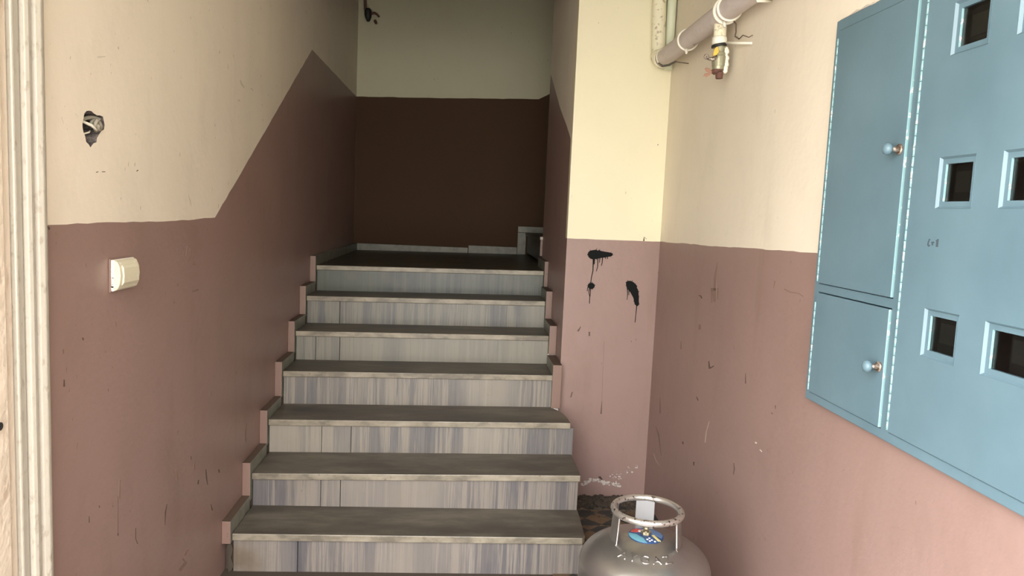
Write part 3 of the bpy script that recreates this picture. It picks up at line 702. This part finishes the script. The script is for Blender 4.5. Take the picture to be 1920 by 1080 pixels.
circ = lambda r, n=40, a0=0, a1=2*math.pi, cu=0, cv=LV: [(cu+r*math.cos(a0+(a1-a0)*i/n), cv+r*math.sin(a0+(a1-a0)*i/n)) for i in range(n)]
lb = disc('round_label', circ(LR), M['dblue'], .0)
disc('label_print', [(-.055+.0, LV+.005)]+[( (LR-.001)*math.cos(t), LV+(LR-.001)*math.sin(t)) for t in [math.radians(180+i*6) for i in range(0, 17)]]+[(-.008, LV-.028), (-.03, LV-.006)], M['teal'], .0006)
disc('label_print', [(-.046, LV+.028), (-.050, LV+.012), (-.030, LV+.010), (-.014, LV+.018), (-.016, LV+.034), (-.030, LV+.042)], M['red'], .0008)
disc('label_print', [(.010, LV+.012), (.050, LV-.010), (.054, LV+.010), (.046, LV+.030), (.026, LV+.046), (.008, LV+.046)], M['sky_blue'], .0006)
disc('label_print', [(.018, LV-.002), (.026, LV+.004), (.048, LV-.030), (.040, LV-.036)], M['yellow'], .0010)
for u, v in ((.012, -.024), (.020, -.034), (.030, -.040), (.014, -.042), (.006, -.034)): disc('label_print', circ(.0034, 8, cu=u, cv=LV+v), M['white'], .0012)
disc('label_print', circ(.006, 12, cu=-.020, cv=LV+.020), M['white'], .0014)
bm = bmesh.new(); vz = dome_z(0)
tube(bm, [(GC.x, GC.y, vz-.004), (GC.x, GC.y, vz+.012)], .017, 6); tube(bm, [(GC.x, GC.y, vz+.010), (GC.x, GC.y, vz+.026), (GC.x, GC.y, vz+.027)], [.009, .009, .006], 14)
tube(bm, [GC+Vector((0, 0, vz+.016)), GC+Vector((0, 0, vz+.014))-bd*.022], [.006, .005], 10); obj('valve', bm, M['brass'], gc, bevel=.0008)
# embossed maker lettering on the shoulder
cu = bpy.data.curves.new('emboss', 'FONT'); cu.body = 'AYGAZ'; cu.align_x = 'CENTER'; cu.size = .044; cu.extrude = .0; cu.space_character = 1.42; cu.offset = .0004
to = bpy.data.objects.new('emboss', cu); COL.objects.link(to); dg = bpy.context.evaluated_depsgraph_get(); me = to.evaluated_get(dg).to_mesh()
bm = bmesh.new(); bm.from_mesh(me); to.evaluated_get(dg).to_mesh_clear(); bpy.data.objects.remove(to)
bmesh.ops.remove_doubles(bm, verts=bm.verts, dist=1e-5)
bmesh.ops.subdivide_edges(bm, edges=[e for e in bm.edges if e.calc_length() > .012], cuts=2)
R_T = .151
ext = bmesh.ops.extrude_face_region(bm, geom=bm.faces[:], use_keep_orig=True)
top = {v for v in ext['geom'] if isinstance(v, bmesh.types.BMVert)}
for v in bm.verts:
    th = v.co.x/R_T*1.0 + .02; r = R_T-(v.co.y-.0)*.95
    a = -math.pi/2-view+th; h = .0026 if v in top else -.003
    sl = (dome_z(r+.002)-dome_z(r-.002))/.004; nl = math.hypot(1, sl); nr, nz = -sl/nl, 1/nl
    v.co = Vector((GC.x+(r+nr*h)*math.cos(a), GC.y+(r+nr*h)*math.sin(a), dome_z(r)+nz*h))
obj('embossed_lettering', bm, M['silver'], gc)

# ------------------------------------------------------------------ marks on the walls
# black spray splashes on the pillar
def C(x, y): return (1060+x/5.142, 430+y/5.142)
TH_P = -.0007
def splash(main, drips, dots=0):
    bm = bmesh.new(); blob(bm, [C(*p) for p in main], 1, YP, TH_P)
    for pts, w in drips: stroke(bm, [C(*p) for p in pts], [x/5.142 for x in (w if isinstance(w, list) else [w]*len(pts))], 1, YP, TH_P*.8)
    n = len(main)
    for i in range(0, n, 2):            # short hairs of paint at the rim
        x, y = main[i]; l = random.uniform(5, 13); d = random.choice((-1, 1))
        stroke(bm, [C(x, y-l*.2), C(x+random.uniform(-3, 5), y+d*l)], [1.3, .6], 1, YP, TH_P*.7)
    for i in range(dots*4):
        x, y = random.choice(main); r = random.uniform(.12, .3); blob(bm, ell(*C(x+random.gauss(0, 13), y+random.gauss(0, 13)), r, r, 5), 1, YP, TH_P*.5)
    for i in range(dots//3):
        x, y = random.choice(main); x += random.gauss(0, 12); y += random.gauss(0, 12); blob(bm, ell(*C(x, y), .35, .35, 6), 1, YP, TH_P)
    obj('black_splash', bm, M['black_paint'], blk)
splash([(215, 240), (222, 218), (240, 205), (270, 200), (303, 194), (308, 205), (330, 198), (340, 207), (370, 214), (400, 218), (440, 225), (458, 234), (456, 250), (440, 262), (405, 266), (380, 272), (350, 275), (320, 282), (300, 286), (262, 289), (240, 282), (222, 265)],
       [([(270, 280), (266, 400), (250, 470), (245, 525)], [12, 9, 8, 8]), ([(280, 280), (278, 338)], [14, 8]), ([(314, 278), (311, 360), (298, 405)], [9, 8, 6]), ([(333, 278), (328, 322)], [8, 6]), ([(358, 272), (355, 322), (346, 352)], [9, 8, 6]), ([(388, 266), (387, 285)], [8, 6]), ([(408, 262), (405, 287)], [8, 6])], 26)
splash([C_ for C_ in ell(249, 545, 34, 30, 20, .05)], [([(217, 555), (210, 597)], [8, 6]), ([(230, 570), (226, 610), (235, 645), (232, 716)], [10, 7, 8, 7]), ([(243, 570), (238, 650)], [9, 6])], 16)
splash([(585, 520), (588, 505), (600, 498), (622, 496), (645, 502), (665, 515), (678, 530), (692, 546), (688, 560), (700, 580), (706, 600), (706, 620), (709, 650), (708, 690), (711, 718), (702, 738), (684, 740), (668, 720), (662, 690), (655, 660), (640, 632), (625, 605), (606, 585), (592, 565), (586, 545)],
       [([(596, 560), (600, 620), (595, 680)], [9, 8, 5]), ([(612, 590), (612, 634)], [8, 6]), ([(688, 735), (680, 820), (672, 898)], [9, 7, 7])], 26)
# scuffs, scratches and chips, thin as paint, per wall
def marks(parent, ax, v, th, lst, nm, mat):
    bm = bmesh.new()
    for pts, w in lst: stroke(bm, pts, w, ax, v, th)
    obj(nm, bm, M[mat], parent, kind='stuff')
marks(wr, 0, XR, -.0006, [([(1329, 677), (1330, 688), (1332, 690.5)], [1.5, 3, 3]), ([(1329, 690.5), (1334, 689), (1338.5, 686)], [3, 2.6, 1.6]), ([(1310, 554), (1314, 555), (1316, 560)], [1.2, 2.6, 1.4]),
      ([(1398, 700), (1398, 719)], [.6, 2]), ([(1232, 508), (1234, 513)], [3, 2]), ([(1301, 866), (1301, 873)], [3, 1.4]), ([(1376, 868), (1377, 880), (1375, 890)], [1, 2, 1]), ([(1280, 828), (1281, 833)], 2), ([(1454, 760), (1454, 767)], [1.6, .8]), ([(1446, 774), (1449, 776)], 1.2), ([(1306, 744), (1309, 751)], [1, 2])], 'scuff_mark', 'scuff')
marks(wr, 0, XR, -.0005, [([(1345.5, 492), (1341, 520), (1340, 545)], [1.5, 5, 4]), ([(1334, 540), (1335, 568)], [3, 2]), ([(1339, 540), (1340, 566)], [9, 5]), ([(1346, 540), (1346, 562)], [3, 1.6]), ([(1453, 527), (1451, 541)], [3, 1.4]), ([(1470, 542), (1482, 548), (1497, 550), (1506, 556)], [2, 3, 2.4, 2]), ([(1277, 640), (1277, 655)], [1, 2]), ([(1312, 608), (1312, 618)], [4, 5]),
      ([(1238, 745), (1238, 775)], [1, 3]), ([(1230, 800), (1235, 815), (1240, 855)], [1, 3, 1])], 'faint_scuff', 'scuff_soft')
marks(wr, 0, XR, -.0012, [([(1416, 829), (1419, 831)], 2.6), ([(1425, 843), (1429, 847)], 1.6), ], 'wall_chip', 'chip')
marks(wr, 0, XR, -.0009, [([(1330, 790), (1324, 810), (1322, 830)], [.6, 1.1, .5]), ([(1225, 850), (1230, 864), (1236, 872)], [1, 1.8, .6])], 'pale_scratch', 'pale_scratch')
marks(wl, 0, XL, .0006, [([(88, 424), (92, 428), (91, 431)], [2, 4, 2]), ([(386, 880), (387, 895), (389, 909)], [1.6, 2.4, 1]), ([(372, 900), (371, 908)], [2, 2.4]), ([(410, 880), (411, 886)], 2.2), ([(313, 945), (310, 960), (309, 985)], [1, 2.6, 1]), ([(395, 945), (398, 957)], [1, 2]), ([(358, 855), (358, 862)], 1.4),
      ([(155, 633), (156, 638)], [3, 2]), ([(120, 712), (120, 725)], [2, 3.4]), ([(167, 968), (167, 980)], [1, 1.8]), ([(186, 948), (186, 952)], 1.8), ([(221, 1000), (221, 1005)], [3, 1.4]), ([(254, 990), (254, 1010), (258, 1020)], 1.4), ([(221, 930), (221, 1000)], [.8, 1]), ([(180, 323), (184, 322)], 1.2), ([(191, 322), (197, 322)], 1.4), ([(256, 321), (259, 319)], 1.6)], 'scuff_mark', 'scuff')
marks(wl, 0, XL, .0005, [([(353, 459), (357, 466), (357, 480), (350, 491)], [.8, 1.2, 1.2, .8]), ([(351, 460), (350, 472), (349, 481)], [1, 1, .8]), ([(344, 471), (343, 480), (348, 486)], .9), ([(360, 486), (361, 486)], 1.6), ([(366, 485), (367, 485)], 1.6), ([(360, 495.5), (367, 495.5)], 1.4), ([(360, 547), (372, 543)], [2, 3]),
      ([(225, 900), (224, 935)], [3, 4]), ([(365, 866), (364, 880)], [2, 4]), ([(330, 880), (333, 900)], [1, 3]), ([(145, 830), (143, 845)], [2, 1])], 'faint_scuff', 'scuff_soft')
marks(wl, 0, XL, .0005, [([(450, 150), (453, 158), (458, 165)], [2, 4, 2]), ([(470, 165), (474, 170)], 2), ([(446, 187), (450, 190)], 3), ([(402, 232), (403, 238)], 2), ([(182, 107), (197, 106)], [2.6, 2]), ([(170, 136), (170, 141)], 1.6), ([(94, 82), (95, 82)], 2.6), ([(121, 199), (122, 200)], 2), ([(352, 365), (356, 376), (358, 386)], [2, 3, 2]), ([(115, 219), (119, 232)], .8)], 'grey_stain', 'scuff_cream')
marks(wl, 0, XL, .0009, [([(462, 793), (460, 810), (460, 828)], [1, 3, 2]), ([(342, 1048), (348, 1055), (336, 1070)], [4, 6, 5]), ([(352, 1030), (346, 1042)], [2, 4])], 'wall_chip', 'scuff_soft')
marks(blk, 1, YP, -.0005, [([(1089, 612), (1085, 619), (1083, 621)], [1, 3, 3]), ([(1105, 622), (1105, 630)], 3), ([(1192, 637), (1193, 637)], 2.2), ([(1183, 640), (1184, 640)], 2.4), ([(1128.5, 752), (1127, 776)], [.8, 2.6]), ([(1133, 640), (1130, 700), (1128.5, 752)], .35), ([(1207, 452), (1208, 444), (1212, 448)], [3, 1, 1]), ([(1073, 735), (1070, 745)], [2, 2]), ([(1122, 43), (1122.6, 43)], 2), ([(1233, 271), (1234, 272)], 2)], 'scuff_mark', 'scuff')
# peeling plaster low on the pillar
bm = bmesh.new()
def flake(cx, cyy, rx, ry, mi): blob(bm, ell(cx, cyy, rx, ry, random.randint(6, 9), .35), 1, YP, -random.uniform(.0012, .003), mi)
path = [(1091, 908), (1100, 905), (1110, 899), (1120, 901), (1130, 904), (1140, 905), (1150, 907), (1163, 911)]
for i in range(110):
    t = random.random()*(len(path)-1); a, b = path[int(t)], path[min(int(t)+1, len(path)-1)]; f = t-int(t)
    flake(a[0]+(b[0]-a[0])*f, a[1]+(b[1]-a[1])*f+random.gauss(0, 2), random.uniform(.8, 3.2), random.uniform(.5, 1.8), random.choice((0, 0, 0, 1)))
for i in range(46):
    t = random.random(); flake(1148+50*t+random.gauss(0, 3), 898-26*t+random.gauss(0, 4), random.uniform(.6, 2), random.uniform(.5, 1.4), random.choice((0, 1)))
blob(bm, [(1121, 894), (1126, 893), (1130, 899), (1127, 899)], 1, YP, -.002, 2)
obj('peeled_plaster', bm, [M['chip'], M['plaster'], M['grout']], blk, kind='stuff')
# dirt and rubble in the floor corner at the foot of the pillar
bm = bmesh.new()
for i in range(420):
    x = random.uniform(.62, 1.02); y = YP-abs(random.gauss(0, .09))-.012; s = random.uniform(.004, .022)
    vs = [(x+s*random.uniform(.6, 1.3)*math.cos(k*2.1+i), y+s*random.uniform(.6, 1.3)*math.sin(k*2.1+i), 0.0005) for k in range(3)]
    prism(bm, vs, [(p[0]*.4+x*.6, p[1]*.4+y*.6, s*.7) for p in vs])
tag(obj('floor_rubble', bm, M['grout'], kind='stuff'), 'dark dirt and crumbs on the tiles at the foot of the pillar', 'rubble')
# crumbled gap at the left end of the lowest riser
bm = bmesh.new()
pts = [(428, 1014), (432, 1014), (437, 1030), (433, 1045), (438, 1060), (434, 1070), (428, 1072), (428, 1050), (430, 1035), (427, 1025)]
blob(bm, pts, 1, NY[0]+.012, -.002); obj('crumbled_gap', bm, M['grout'], st)
